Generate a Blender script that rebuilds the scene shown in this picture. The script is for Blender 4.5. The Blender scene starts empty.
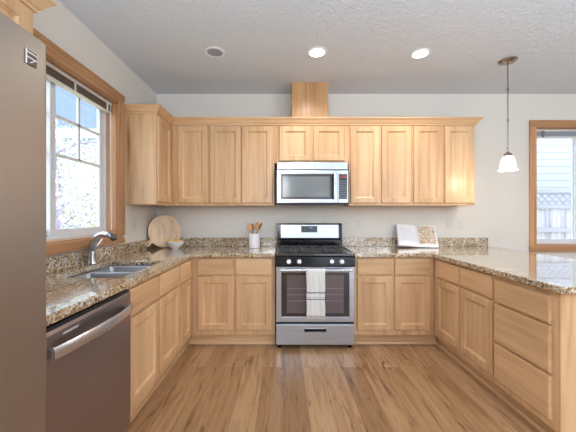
import bpy, bmesh, math, random
from mathutils import Vector, Matrix
random.seed(7)
C = bpy.context.scene.collection
SC = bpy.context.scene
PI = math.pi

# ------------------------------------------------------------------ camera
cd = bpy.data.cameras.new('camera'); cam = bpy.data.objects.new('camera', cd); C.objects.link(cam)
cam.location = (0, 0, 1.285); cam.rotation_euler = (PI/2, 0, 0)
cd.sensor_width = 36; cd.lens = 18.5; cd.shift_x = 5/576; cd.shift_y = -1/576; cd.clip_start = 0.05
SC.camera = cam

# ------------------------------------------------------------------ world, sun, daylight, exposure
w = bpy.data.worlds.new('world'); SC.world = w; w.use_nodes = True
bgn = w.node_tree.nodes['Background']
bgn.inputs[0].default_value = (0.74, 0.85, 1.0, 1); bgn.inputs[1].default_value = 2.7
sd = bpy.data.lights.new('sun', 'SUN'); sd.energy = 3.0; sd.angle = math.radians(1.0); sd.color = (1, .96, .9)
so = bpy.data.objects.new('sun', sd); C.objects.link(so)
so.rotation_euler = Vector((-0.70, 0.06, -0.70)).to_track_quat('-Z', 'Y').to_euler()

def area(name, loc, target, sx, sy, power, col):
    d = bpy.data.lights.new(name, 'AREA'); d.shape = 'RECTANGLE'; d.size = sx; d.size_y = sy; d.energy = power; d.color = col
    o = bpy.data.objects.new(name, d); C.objects.link(o); o.location = loc
    o.rotation_euler = (Vector(target) - Vector(loc)).to_track_quat('-Z', 'Z').to_euler()
    return o
# sky portals in the three glazed openings (they only guide the sky's own light)
for nm, lc, tg, sx, sy in (('portal_rear', (2.1, -3.42, 1.07), (2.1, 0, 1.07), 2.4, 2.1), ('portal_left', (-1.67, 2.08, 1.70), (0, 2.08, 1.70), 1.18, 1.2), ('portal_right', (3.46, 3.68, 1.625), (3.46, 0, 1.625), .9, 1.4)):
    area(nm, lc, tg, sx, sy, 1, (1, 1, 1)).data.cycles.is_portal = True
# added fill: unseen point lights behind the camera, no fixtures of the room
for k, (x, y) in enumerate(((-.3, -1.6), (2.9, -1.4))):
    d = bpy.data.lights.new('rear_fill', 'POINT'); d.energy = 72; d.color = (.86, .93, 1.0); d.shadow_soft_size = .45
    o = bpy.data.objects.new('rear_fill', d); C.objects.link(o); o.location = (x, y, 2.0)
for k, (x, y) in enumerate(((.2, -.9), (2.6, -.8))):   # added unseen spots aimed up, bouncing fill off the ceiling
    d = bpy.data.lights.new('bounce_fill', 'SPOT'); d.energy = 185; d.color = (.62, .82, 1.0); d.shadow_soft_size = .3; d.spot_size = math.radians(165); d.spot_blend = .6
    o = bpy.data.objects.new('bounce_fill', d); C.objects.link(o); o.location = (x, y, 1.0); o.rotation_euler = (PI, 0, 0)

vs = SC.view_settings
vs.view_transform = 'Standard'; vs.look = 'None'; vs.exposure = 0.58; vs.gamma = 1.0; vs.use_curve_mapping = False
SC.cycles.max_bounces = 8; SC.cycles.diffuse_bounces = 5; SC.cycles.glossy_bounces = 4
SC.cycles.transparent_max_bounces = 8; SC.cycles.sample_clamp_indirect = 6
SC.cycles.use_denoising = True
SC.cycles.caustics_reflective = False; SC.cycles.caustics_refractive = False

# ------------------------------------------------------------------ materials
def s2l(c):
    return tuple((v/12.92 if v <= .04045 else ((v+.055)/1.055)**2.4) for v in [x/255 for x in c])
def mat(name, col=(200, 200, 200), rough=.5, metal=0.0, emis=None, estr=0, spec=.5, bump=None, coat=0):
    m = bpy.data.materials.new(name); m.use_nodes = True
    b = m.node_tree.nodes['Principled BSDF']
    b.inputs['Base Color'].default_value = (*s2l(col), 1)
    b.inputs['Roughness'].default_value = rough; b.inputs['Metallic'].default_value = metal
    b.inputs['Specular IOR Level'].default_value = spec
    if coat: b.inputs['Coat Weight'].default_value = coat; b.inputs['Coat Roughness'].default_value = .12
    if emis: b.inputs['Emission Color'].default_value = (*s2l(emis), 1); b.inputs['Emission Strength'].default_value = estr
    if bump:
        nt = m.node_tree; n = nt.nodes.new('ShaderNodeTexNoise'); tc = nt.nodes.new('ShaderNodeTexCoord')
        n.inputs['Scale'].default_value = bump[0]; n.inputs['Detail'].default_value = 3
        bu = nt.nodes.new('ShaderNodeBump'); bu.inputs['Strength'].default_value = bump[1]; bu.inputs['Distance'].default_value = bump[2]
        nt.links.new(tc.outputs['Object'], n.inputs['Vector']); nt.links.new(n.outputs['Fac'], bu.inputs['Height'])
        nt.links.new(bu.outputs['Normal'], b.inputs['Normal'])
    return m
def ramp(nt, stops, interp='LINEAR'):
    r = nt.nodes.new('ShaderNodeValToRGB'); r.color_ramp.interpolation = interp
    e = r.color_ramp.elements
    while len(e) < len(stops): e.new(.5)
    for k, (p, c) in enumerate(stops): e[k].position = p; e[k].color = (*s2l(c), 1)
    return r
def nodes(m): return m.node_tree, m.node_tree.nodes['Principled BSDF'], m.node_tree.links
def mixc(nt, fac, a, b, blend='MIX'):
    n = nt.nodes.new('ShaderNodeMix'); n.data_type = 'RGBA'; n.blend_type = blend
    for sock, v in ((n.inputs[0], fac), (n.inputs[6], a), (n.inputs[7], b)):
        if isinstance(v, (int, float)): sock.default_value = v
        elif isinstance(v, tuple): sock.default_value = (*s2l(v), 1)
        else: nt.links.new(v, sock)
    return n.outputs[2]

def wood(name, base, dark, axis, rough=.34, grain=(26, 26, 1.6), var=.35):
    """wood with grain along `axis` of the object's own space; random offset for each board"""
    m = mat(name, base, rough, spec=.45); nt, b, L = nodes(m)
    tc = nt.nodes.new('ShaderNodeTexCoord'); mp = nt.nodes.new('ShaderNodeMapping'); oi = nt.nodes.new('ShaderNodeObjectInfo')
    sc = [grain[0]]*3; sc['xyz'.index(axis)] = grain[2]; mp.inputs['Scale'].default_value = sc
    add = nt.nodes.new('ShaderNodeVectorMath'); add.operation = 'ADD'
    cmb = nt.nodes.new('ShaderNodeMath'); cmb.operation = 'MULTIPLY'; cmb.inputs[1].default_value = 37
    L.new(oi.outputs['Random'], cmb.inputs[0]); L.new(tc.outputs['Object'], mp.inputs['Vector'])
    L.new(mp.outputs['Vector'], add.inputs[0]); L.new(cmb.outputs[0], add.inputs[1])
    n = nt.nodes.new('ShaderNodeTexNoise'); n.inputs['Scale'].default_value = 1; n.inputs['Detail'].default_value = 5
    n.inputs['Distortion'].default_value = .6; L.new(add.outputs[0], n.inputs['Vector'])
    r = ramp(nt, [(.30, dark), (.50, base), (.72, tuple(min(255, int(c*1.04)) for c in base))]); L.new(n.outputs['Fac'], r.inputs['Fac'])
    n2 = nt.nodes.new('ShaderNodeTexNoise'); n2.inputs['Scale'].default_value = .22; n2.inputs['Detail'].default_value = 2
    L.new(add.outputs[0], n2.inputs['Vector'])
    r2 = ramp(nt, [(.35, tuple(int(c*.86) for c in base)), (.65, (255, 250, 245))]); L.new(n2.outputs['Fac'], r2.inputs['Fac'])
    c1 = mixc(nt, var, r.outputs[0], r2.outputs[0], 'MULTIPLY')
    # small knots
    v = nt.nodes.new('ShaderNodeTexVoronoi'); v.inputs['Scale'].default_value = .16; L.new(add.outputs[0], v.inputs['Vector'])
    rk = ramp(nt, [(.0, (140, 88, 56)), (.045, (226, 200, 172)), (.09, (255, 255, 255))]); L.new(v.outputs['Distance'], rk.inputs['Fac'])
    c2 = mixc(nt, .8, c1, rk.outputs[0], 'MULTIPLY')
    hs = nt.nodes.new('ShaderNodeHueSaturation'); mr = nt.nodes.new('ShaderNodeMapRange')
    mr.inputs['To Min'].default_value = .93; mr.inputs['To Max'].default_value = 1.05
    L.new(oi.outputs['Random'], mr.inputs['Value']); L.new(mr.outputs['Result'], hs.inputs['Value']); L.new(c2, hs.inputs['Color'])
    L.new(hs.outputs['Color'], b.inputs['Base Color'])
    return m
MAPLE = (219, 182, 141); MAPD = (205, 165, 122)
M_WV = wood('maple_vertical', MAPLE, MAPD, 'z'); M_WH = wood('maple_horizontal', MAPLE, MAPD, 'x'); M_WY = wood('maple_deep', MAPLE, MAPD, 'y')
TRIMC = (200, 154, 112); TRIMD = (182, 132, 90)
M_TV = wood('fir_vertical', TRIMC, TRIMD, 'z'); M_TX = wood('fir_along_x', TRIMC, TRIMD, 'x'); M_TY = wood('fir_along_y', TRIMC, TRIMD, 'y')
M_BOARD = wood('board_wood', (236, 210, 180), (216, 182, 146), 'z', .5, (24, 24, 5))
M_SPOON = wood('spoon_wood', (214, 168, 118), (190, 140, 90), 'z', .55, (60, 60, 8))
M_SPOOND = wood('dark_spoon_wood', (172, 122, 80), (146, 98, 62), 'z', .55, (60, 60, 8))

M_WALL = mat('wall_paint', (220, 215, 207), .75, bump=(70, .12, .004))
M_WHITE = mat('white_vinyl', (226, 230, 234), .35)
M_PLATE = mat('plate_plastic', (214, 212, 204), .35)
M_DARKSLOT = mat('slot_dark', (60, 58, 55), .6)
M_STEEL = mat('stainless', (200, 202, 208), .26, .9)
M_CHROME = mat('chrome', (210, 212, 216), .10, 1)
M_BLACK = mat('black_enamel', (16, 16, 20), .12, spec=.35)
M_IRON = mat('cast_iron', (58, 55, 54), .45)
M_GLASSK = mat('oven_glass', (46, 34, 36), .06, coat=.4)
M_GREYGLASS = mat('microwave_window', (112, 118, 122), .10, coat=.3)
M_NICKEL = mat('brushed_nickel', (160, 152, 146), .25, 1)
M_CERAMIC = mat('white_ceramic', (232, 232, 236), .18)
M_LEMON = mat('lemon_skin', (226, 196, 84), .4, bump=(200, .2, .002))
M_PAPER = mat('paper', (232, 232, 236), .6)
M_BLIND = mat('blind_slats', (120, 104, 92), .5)
M_BLINDW = mat('blind_white', (224, 222, 218), .4)
M_RED = mat('red_digits', (60, 10, 10), .3, emis=(230, 40, 40), estr=1.0)
M_BLUE = mat('blue_digits', (30, 40, 60), .3, emis=(120, 170, 220), estr=.7)
M_DISP = mat('display_dark', (52, 56, 62), .15)
M_BUTTON = mat('button_grey', (92, 100, 112), .3)

def brushed(name, col, rough, axis):
    m = mat(name, col, rough, .92); nt, b, L = nodes(m)
    tc = nt.nodes.new('ShaderNodeTexCoord'); mp = nt.nodes.new('ShaderNodeMapping')
    s = [180]*3; s['xyz'.index(axis)] = 2; mp.inputs['Scale'].default_value = s
    n = nt.nodes.new('ShaderNodeTexNoise'); n.inputs['Scale'].default_value = 1; n.inputs['Detail'].default_value = 2
    L.new(tc.outputs['Object'], mp.inputs['Vector']); L.new(mp.outputs['Vector'], n.inputs['Vector'])
    mr = nt.nodes.new('ShaderNodeMapRange'); mr.inputs['To Min'].default_value = rough*.95; mr.inputs['To Max'].default_value = rough*1.05
    L.new(n.outputs['Fac'], mr.inputs['Value']); L.new(mr.outputs['Result'], b.inputs['Roughness'])
    return m
M_BRX = brushed('brushed_steel_horizontal', (182, 185, 192), .28, 'x')
M_FRIDGE = brushed('fridge_steel', (170, 161, 152), .38, 'z')
M_DISHW = brushed('dishwasher_steel', (160, 150, 150), .30, 'x')
M_SINK = mat('sink_steel', (170, 174, 180), .32, .7)

def granite():
    m = mat('granite', (190, 165, 130), .20, spec=.8, coat=1); nt, b, L = nodes(m)
    b.inputs['Coat Roughness'].default_value = .03; b.inputs['Coat IOR'].default_value = 1.5
    tc = nt.nodes.new('ShaderNodeTexCoord')
    v = nt.nodes.new('ShaderNodeTexVoronoi'); v.inputs['Scale'].default_value = 140
    ns = nt.nodes.new('ShaderNodeTexNoise'); ns.inputs['Scale'].default_value = 40; ns.inputs['Detail'].default_value = 3
    dm = mixc(nt, .018, tc.outputs['Object'], ns.outputs['Color'], 'ADD'); L.new(dm, v.inputs['Vector'])
    sp = nt.nodes.new('ShaderNodeSeparateColor'); L.new(v.outputs['Color'], sp.inputs[0])
    r = ramp(nt, [(0, (54, 46, 44)), (.11, (122, 92, 66)), (.25, (188, 156, 112)), (.44, (214, 194, 158)), (.68, (232, 224, 208)), (.90, (158, 154, 154))], 'CONSTANT')
    L.new(sp.outputs[0], r.inputs['Fac'])
    n = nt.nodes.new('ShaderNodeTexNoise'); n.inputs['Scale'].default_value = 9; n.inputs['Detail'].default_value = 4
    L.new(tc.outputs['Object'], n.inputs['Vector'])
    r2 = ramp(nt, [(.38, (220, 198, 164)), (.6, (255, 255, 255))]); L.new(n.outputs['Fac'], r2.inputs['Fac'])
    v2 = nt.nodes.new('ShaderNodeTexVoronoi'); v2.inputs['Scale'].default_value = 75; L.new(dm, v2.inputs['Vector'])
    sp2 = nt.nodes.new('ShaderNodeSeparateColor'); L.new(v2.outputs['Color'], sp2.inputs[0])
    r3 = ramp(nt, [(0, (110, 90, 74)), (.11, (255, 255, 255))], 'CONSTANT'); L.new(sp2.outputs[1], r3.inputs['Fac'])
    c = mixc(nt, .7, r.outputs[0], r2.outputs[0], 'MULTIPLY'); c = mixc(nt, .75, c, r3.outputs[0], 'MULTIPLY')
    L.new(c, b.inputs['Base Color'])
    return m
M_GRANITE = granite()

def floor_mat():
    m = mat('plank_floor', (165, 120, 84), .30, spec=.45); nt, b, L = nodes(m)
    tc = nt.nodes.new('ShaderNodeTexCoord'); mp = nt.nodes.new('ShaderNodeMapping')
    mp.inputs['Rotation'].default_value = (0, 0, PI/2)
    L.new(tc.outputs['Object'], mp.inputs['Vector'])
    br = nt.nodes.new('ShaderNodeTexBrick'); br.inputs['Scale'].default_value = 1
    br.inputs['Brick Width'].default_value = 1.25; br.inputs['Row Height'].default_value = .165
    br.inputs['Mortar Size'].default_value = .0010; br.inputs['Mortar Smooth'].default_value = .2; br.offset = .37; br.offset_frequency = 2
    br.inputs['Color1'].default_value = (0, 0, 0, 1); br.inputs['Color2'].default_value = (1, 1, 1, 1); br.inputs['Mortar'].default_value = (.5, .5, .5, 1)
    br.inputs['Bias'].default_value = 0
    L.new(mp.outputs['Vector'], br.inputs['Vector'])
    rb = ramp(nt, [(0, (146, 112, 80)), (.3, (178, 142, 106)), (.6, (164, 128, 93)), (1, (188, 154, 118))]); L.new(br.outputs['Color'], rb.inputs['Fac'])
    mp2 = nt.nodes.new('ShaderNodeMapping'); mp2.inputs['Scale'].default_value = (16, 1.3, 1)
    off = nt.nodes.new('ShaderNodeVectorMath'); off.operation = 'ADD'
    sc = nt.nodes.new('ShaderNodeVectorMath'); sc.operation = 'SCALE'; sc.inputs['Scale'].default_value = 9
    L.new(br.outputs['Color'], sc.inputs[0]); L.new(tc.outputs['Object'], mp2.inputs['Vector'])
    L.new(mp2.outputs['Vector'], off.inputs[0]); L.new(sc.outputs[0], off.inputs[1])
    n = nt.nodes.new('ShaderNodeTexNoise'); n.inputs['Scale'].default_value = 1.2; n.inputs['Detail'].default_value = 7; n.inputs['Distortion'].default_value = 1.1
    n.inputs['Roughness'].default_value = .62
    L.new(off.outputs[0], n.inputs['Vector'])
    rg = ramp(nt, [(.26, (140, 116, 100)), (.40, (222, 212, 204)), (.58, (255, 252, 248)), (.75, (236, 224, 212))]); L.new(n.outputs['Fac'], rg.inputs['Fac'])
    c = mixc(nt, .95, rb.outputs[0], rg.outputs[0], 'MULTIPLY')
    # dark streaks and knots
    mp3 = nt.nodes.new('ShaderNodeMapping'); mp3.inputs['Scale'].default_value = (14, 2.2, 1); L.new(tc.outputs['Object'], mp3.inputs['Vector'])
    n3 = nt.nodes.new('ShaderNodeTexNoise'); n3.inputs['Scale'].default_value = 1.0; n3.inputs['Detail'].default_value = 5; n3.inputs['Distortion'].default_value = 1.6
    L.new(mp3.outputs['Vector'], n3.inputs['Vector'])
    r3 = ramp(nt, [(.30, (122, 92, 74)), (.41, (255, 255, 255))]); L.new(n3.outputs['Fac'], r3.inputs['Fac'])
    c = mixc(nt, .6, c, r3.outputs[0], 'MULTIPLY')
    mf = nt.nodes.new('ShaderNodeMath'); mf.operation = 'MULTIPLY'; mf.inputs[1].default_value = .6; L.new(br.outputs['Fac'], mf.inputs[0])
    c = mixc(nt, mf.outputs[0], c, (112, 82, 60))
    L.new(c, b.inputs['Base Color'])
    bu = nt.nodes.new('ShaderNodeBump'); bu.inputs['Strength'].default_value = .15; bu.inputs['Distance'].default_value = .004
    L.new(n.outputs['Fac'], bu.inputs['Height']); L.new(bu.outputs['Normal'], b.inputs['Normal'])
    return m
M_FLOOR = floor_mat()

def ceil_mat():
    m = mat('ceiling_texture', (214, 218, 224), .85); nt, b, L = nodes(m)
    tc = nt.nodes.new('ShaderNodeTexCoord'); n = nt.nodes.new('ShaderNodeTexNoise'); n.inputs['Scale'].default_value = 30
    n.inputs['Detail'].default_value = 4; n.inputs['Distortion'].default_value = .8; L.new(tc.outputs['Object'], n.inputs['Vector'])
    r = ramp(nt, [(.46, (0, 0, 0)), (.56, (255, 255, 255))]); L.new(n.outputs['Fac'], r.inputs['Fac'])
    bu = nt.nodes.new('ShaderNodeBump'); bu.inputs['Strength'].default_value = .45; bu.inputs['Distance'].default_value = .007
    L.new(r.outputs[0], bu.inputs['Height']); L.new(bu.outputs['Normal'], b.inputs['Normal'])
    return m
M_CEIL = ceil_mat()

def glass_mat():
    m = bpy.data.materials.new('window_glass'); m.use_nodes = True; nt = m.node_tree; nt.nodes.clear()
    o = nt.nodes.new('ShaderNodeOutputMaterial'); mx = nt.nodes.new('ShaderNodeMixShader'); t = nt.nodes.new('ShaderNodeBsdfTransparent')
    g = nt.nodes.new('ShaderNodeBsdfGlossy'); g.inputs['Roughness'].default_value = .02; lw = nt.nodes.new('ShaderNodeLayerWeight'); lw.inputs[0].default_value = .5
    pw = nt.nodes.new('ShaderNodeMath'); pw.operation = 'POWER'; pw.inputs[1].default_value = 4; nt.links.new(lw.outputs['Facing'], pw.inputs[0])
    f = nt.nodes.new('ShaderNodeMath'); f.operation = 'MULTIPLY_ADD'; f.inputs[1].default_value = .5; f.inputs[2].default_value = .03; nt.links.new(pw.outputs[0], f.inputs[0])
    nt.links.new(f.outputs[0], mx.inputs[0]); nt.links.new(t.outputs[0], mx.inputs[1]); nt.links.new(g.outputs[0], mx.inputs[2]); nt.links.new(mx.outputs[0], o.inputs[0])
    return m
M_GLASS = glass_mat()

# ------------------------------------------------------------------ mesh helpers
def nb(): return bmesh.new()
def box(bm, x0, x1, y0, y1, z0, z1):
    v = [bm.verts.new(p) for p in ((x0,y0,z0),(x1,y0,z0),(x1,y1,z0),(x0,y1,z0),(x0,y0,z1),(x1,y0,z1),(x1,y1,z1),(x0,y1,z1))]
    for f in ((0,3,2,1),(4,5,6,7),(0,1,5,4),(1,2,6,5),(2,3,7,6),(3,0,4,7)): bm.faces.new([v[i] for i in f])
def tube(bm, pts, rad, seg=12, cap=True, flat=None):
    pts = [Vector(p) for p in pts]; n = len(pts)
    if isinstance(rad, (int, float)): rad = [rad]*n
    rings = []; up = Vector((0, 0, 1)); prev = None
    for i, p in enumerate(pts):
        t = (pts[min(i+1, n-1)] - pts[max(i-1, 0)]).normalized()
        if prev is None:
            a = t.cross(up)
            if a.length < .05: a = t.cross(Vector((0, 1, 0)))
        else: a = prev - t*prev.dot(t)
        a.normalize(); prev = a; b = t.cross(a)
        r = rad[i]; fa, fb = (flat if flat else (1, 1))
        rings.append([bm.verts.new(p + a*math.cos(2*PI*k/seg)*r*fa + b*math.sin(2*PI*k/seg)*r*fb) for k in range(seg)])
    for i in range(n-1):
        for k in range(seg):
            bm.faces.new((rings[i][k], rings[i][(k+1) % seg], rings[i+1][(k+1) % seg], rings[i+1][k]))
    if cap: bm.faces.new(rings[0][::-1]); bm.faces.new(rings[-1])
def lathe(bm, prof, seg=32, c=(0, 0, 0), wob=None):
    rings = []
    for j, (r, z) in enumerate(prof):
        ring = []
        for k in range(seg):
            a = 2*PI*k/seg; rr, zz = r, z
            if wob: rr, zz = wob(r, z, a, j)
            ring.append(bm.verts.new((c[0]+rr*math.cos(a), c[1]+rr*math.sin(a), c[2]+zz)))
        rings.append(ring)
    for i in range(len(prof)-1):
        for k in range(seg):
            bm.faces.new((rings[i][k], rings[i][(k+1) % seg], rings[i+1][(k+1) % seg], rings[i+1][k]))
    if prof[0][0] > 1e-6: bm.faces.new(rings[0][::-1])
    if prof[-1][0] > 1e-6: bm.faces.new(rings[-1])
def prism(bm, poly, axis, a0, a1):
    """extrude a closed 2D outline along an axis; poly in the remaining two axes in xyz order"""
    def P(u, v, a): return {'x': (a, u, v), 'y': (u, a, v), 'z': (u, v, a)}[axis]
    A = [bm.verts.new(P(u, v, a0)) for u, v in poly]; B = [bm.verts.new(P(u, v, a1)) for u, v in poly]
    n = len(poly)
    for k in range(n): bm.faces.new((A[k], A[(k+1) % n], B[(k+1) % n], B[k]))
    bm.faces.new(A[::-1]); bm.faces.new(B)
def obj(name, bm, m, parent=None, bevel=0, smooth=False, loc=None, rot=None, recalc=True):
    if recalc: bmesh.ops.recalc_face_normals(bm, faces=bm.faces[:])
    me = bpy.data.meshes.new(name); bm.to_mesh(me); bm.free(); me.materials.append(m)
    o = bpy.data.objects.new(name, me); C.objects.link(o)
    if parent: o.parent = parent
    if loc: o.location = loc
    if rot: o.rotation_euler = rot
    if smooth:
        for p in me.polygons: p.use_smooth = True
        if smooth == 'auto':
            es = o.modifiers.new('es', 'EDGE_SPLIT'); es.split_angle = math.radians(40)
    if bevel:
        bv = o.modifiers.new('bevel', 'BEVEL'); bv.width = bevel; bv.segments = 2; bv.limit_method = 'ANGLE'; bv.angle_limit = math.radians(40)
    return o
def tag(o, label, cat, group=None, kind=None):
    o['label'] = label; o['category'] = cat
    if group: o['group'] = group
    if kind: o['kind'] = kind
    return o
def thing(name, label, cat, loc=(0, 0, 0), rz=0, group=None):
    o = bpy.data.objects.new(name, None); C.objects.link(o); o.empty_display_size = .05
    o.location = loc; o.rotation_euler = (0, 0, rz)
    return tag(o, label, cat, group)
def bx(name, m, parent, dims, bevel=0):
    bm = nb(); box(bm, *dims); return obj(name, bm, m, parent, bevel)
def struct(o): o['kind'] = 'structure'; return o

# ------------------------------------------------------------------ dimensions
XL, YB, ZC = -1.50, 3.51, 2.72          # left wall, back wall, ceiling
XR, YR = 4.70, -3.4
LW = (1.49, 2.675, 1.10, 2.30)           # left window opening  Y0 Y1 Z0 Z1
RW = (2.995, 3.92, .925, 2.325)           # right window opening X0 X1 Z0 Z1

# ------------------------------------------------------------------ shell
bm = nb(); box(bm, XL-.25, XR+.25, YR, YB+.25, -.12, 0); struct(obj('floor', bm, M_FLOOR))
bm = nb(); box(bm, XL-.25, XR+.25, YR, YB+.25, ZC, ZC+.15); struct(obj('ceiling', bm, M_CEIL))
bm = nb()
a0, a1, b0, b1 = LW
box(bm, XL-.16, XL, YR, a0, 0, ZC); box(bm, XL-.16, XL, a1, YB+.16, 0, ZC); box(bm, XL-.16, XL, a0, a1, 0, b0); box(bm, XL-.16, XL, a0, a1, b1, ZC)
struct(obj('wall_left', bm, M_WALL))
bm = nb(); a0, a1, b0, b1 = RW
box(bm, XL, a0, YB, YB+.16, 0, ZC); box(bm, a1, XR, YB, YB+.16, 0, ZC); box(bm, a0, a1, YB, YB+.16, 0, b0); box(bm, a0, a1, YB, YB+.16, b1, ZC)
struct(obj('wall_back', bm, M_WALL))
bm = nb(); box(bm, XR, XR+.16, YR, YB+.16, 0, ZC); struct(obj('wall_right', bm, M_WALL))
bm = nb(); box(bm, 2.2, XR, YB-.016, YB, 0, .09); struct(obj('baseboard_back', bm, M_TX, bevel=.004))
bm = nb(); box(bm, XR-.016, XR, YR, YB-.017, 0, .09); struct(obj('baseboard_right', bm, M_TY, bevel=.004))

bm = nb(); box(bm, XL, .9, YR-.16, YR, 0, ZC); box(bm, 3.3, XR+.16, YR-.16, YR, 0, ZC); box(bm, .9, 3.3, YR-.16, YR, 2.12, ZC)
struct(obj('wall_rear', bm, M_WALL))
# ------------------------------------------------------------------ windows
def rect_frame(bm, plane, c0, c1, u0, u1, v0, v1, t):
    """picture frame: depth c0..c1 along plane axis, outer rect u,v and member width t"""
    def B(ua, ub, va, vb):
        if plane == 'x': box(bm, c0, c1, ua, ub, va, vb)
        else: box(bm, ua, ub, c0, c1, va, vb)
    B(u0, u0+t, v0, v1); B(u1-t, u1, v0, v1); B(u0+t, u1-t, v0, v0+t); B(u0+t, u1-t, v1-t, v1)

wl = thing('window_1', 'white vinyl sliding window over the sink, stained wood casing', 'window', (XL, 2.08, 1.1)); wl['kind'] = 'structure'
def L(bm, name, m, bevel=0, parent=None):
    o = obj(name, bm, m, parent or wl, bevel)
    bmv = o.data
    if parent is None:
        for v in bmv.vertices: v.co -= Vector((XL, 2.08, 1.1))
    return o
a0, a1, b0, b1 = LW
# wooden jamb liner
bm = nb(); t = .012
box(bm, XL-.10, XL, a0, a0+t, b0, b1); box(bm, XL-.10, XL, a1-t, a1, b0, b1); L(bm, 'side_jamb', M_TV)
bm = nb(); box(bm, XL-.10, XL, a0, a1, b1-t, b1); L(bm, 'head_jamb', M_TY)
bm = nb(); box(bm, XL-.10, XL, a0, a1, b0, b0+t); L(bm, 'sill', M_TY)
# casing with stepped profile
def casing_y(y0, y1, z0, z1, top):
    bm = nb(); h = z1-z0
    s = 1 if top else -1
    zi, zo = (z0, z1) if top else (z1, z0)
    poly = [(XL, zi), (XL+.012, zi), (XL+.014, zi+s*h*.35), (XL+.020, zi+s*h*.42), (XL+.020, zi+s*h*.62), (XL+.026, zi+s*h*.70), (XL+.026, zo), (XL, zo)]
    prism(bm, poly, 'y', y0, y1); return bm
L(casing_y(a0-.09, a1+.09, b1+.001, b1+.092, True), 'head_casing', M_TY)
L(casing_y(a0-.09, a1+.09, b0-.07, b0-.001, False), 'bottom_casing', M_TY)
for (y0, y1, s) in ((a1, a1+.09, 1), (a0, a0-.09, -1)):
    bm = nb(); h = .09
    poly = [(XL, y0), (XL+.012, y0), (XL+.014, y0+s*h*.35), (XL+.020, y0+s*h*.42), (XL+.020, y0+s*h*.62), (XL+.026, y0+s*h*.70), (XL+.026, y1), (XL, y1)]
    prism(bm, poly, 'z', b0, b1); L(bm, 'side_casing', M_TV)
xo = XL-.155
bm = nb(); rect_frame(bm, 'x', xo, XL-.09, a0+.002, a1-.002, b0+.002, b1-.002, .032); L(bm, 'vinyl_frame', M_WHITE, .003)
ym = 2.06
for (y0, y1, dx) in ((ym-.02, a1-.034, -.032), (a0+.034, ym+.03, -.060)):
    bm = nb(); rect_frame(bm, 'x', XL-.10+dx, XL-.072+dx, y0, y1, b0+.034, b1-.034, .05); s = L(bm, 'sash', M_WHITE, .003)
    bm = nb(); box(bm, XL-.088+dx, XL-.084+dx, y0+.05, y1-.05, b0+.084, b1-.084); L(bm, 'glass_pane', M_GLASS)
    bm = nb(); gx0, gx1 = XL-.094+dx, XL-.078+dx; yc = (y0+y1)/2
    box(bm, gx0, gx1, yc-.011, yc+.011, 1.714, b1-.084)
    for zz in (1.99, 1.714): box(bm, gx0, gx1, y0+.05, y1-.05, zz-.011, zz+.011)
    L(bm, 'muntin', M_WHITE)
bm = nb(); box(bm, XL-.105, XL-.088, ym+.004, ym+.020, 1.60, 1.72); L(bm, 'latch', M_WHITE, .003)
# raised blind under the head jamb
bl = thing('window_blind', 'mini blind drawn up under the head of the window over the sink', 'blind', (XL-.055, 2.08, 2.285))
bx('head_rail', M_BLINDW, bl, (-.014, .020, -.575, .575, -.022, 0), .002)
bm = nb()
for k in range(9): box(bm, -.016, .022, -.572, .572, -.078+k*.006, -.0745+k*.006)
obj('slat_stack', bm, M_BLIND, bl)
bx('bottom_rail', M_BLINDW, bl, (-.016, .022, -.572, .572, -.094, -.082), .002)
for y in (-.42, .1, .50): bx('cord_clip', M_BLINDW, bl, (.022, .028, y-.008, y+.008, -.094, -.004))
bm = nb(); tube(bm, [(.026, .545, -.01), (.028, .547, -.6), (.03, .55, -1.10)], .003, 6); obj('pull_cord', bm, M_BLINDW, bl)
bm = nb(); lathe(bm, [(0, 0), (.005, .004), (.006, .02), (.003, .035)], 8, (.03, .55, -1.135)); obj('cord_tassel', bm, M_BLINDW, bl)

dr_ = thing('door_1', 'white framed sliding glass door in the rear wall behind the camera', 'door', (2.1, YR-.08, 0)); dr_['kind'] = 'structure'
for x0, x1, dy in ((-1.198, .03, -.02), (-.03, 1.198, .02)):
    bm = nb(); rect_frame(bm, 'y', dy-.018, dy+.018, x0, x1, .02, 2.115, .075); obj('sash', bm, M_WHITE, dr_, .004)
    bx('glass_pane', M_GLASS, dr_, (x0+.075, x1-.075, dy-.003, dy+.003, .095, 2.04))
wr = thing('window_2', 'white vinyl window beyond the peninsula with a stained wood casing', 'window', (3.01, YB, .925)); wr['kind'] = 'structure'
def R(bm, name, m, bevel=0):
    o = obj(name, bm, m, wr, bevel)
    for v in o.data.vertices: v.co -= Vector((3.01, YB, .925))
    return o
a0, a1, b0, b1 = RW; t = .012
bm = nb(); box(bm, a0, a0+t, YB, YB+.10, b0, b1); box(bm, a1-t, a1, YB, YB+.10, b0, b1); R(bm, 'side_jamb', M_TV)
bm = nb(); box(bm, a0, a1, YB, YB+.10, b1-t, b1); R(bm, 'head_jamb', M_TX)
bm = nb(); box(bm, a0, a1, YB, YB+.10, b0, b0+t); R(bm, 'sill', M_TX)
bm = nb()
box(bm, a0-.08, a0, YB-.02, YB, b0, b1); box(bm, a1, a1+.08, YB-.02, YB, b0, b1); R(bm, 'side_casing', M_TV, .005)
bm = nb(); box(bm, a0-.08, a1+.08, YB-.022, YB, b1, b1+.08); R(bm, 'head_casing', M_TX, .005)
bm = nb(); box(bm, a0-.08, a1+.08, YB-.022, YB, b0-.08, b0); R(bm, 'bottom_casing', M_TX, .005)
bm = nb(); rect_frame(bm, 'y', YB+.09, YB+.155, a0+.002, a1-.002, b0+.002, b1-.002, .03); R(bm, 'vinyl_frame', M_WHITE, .003)
xm = 3.58
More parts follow.
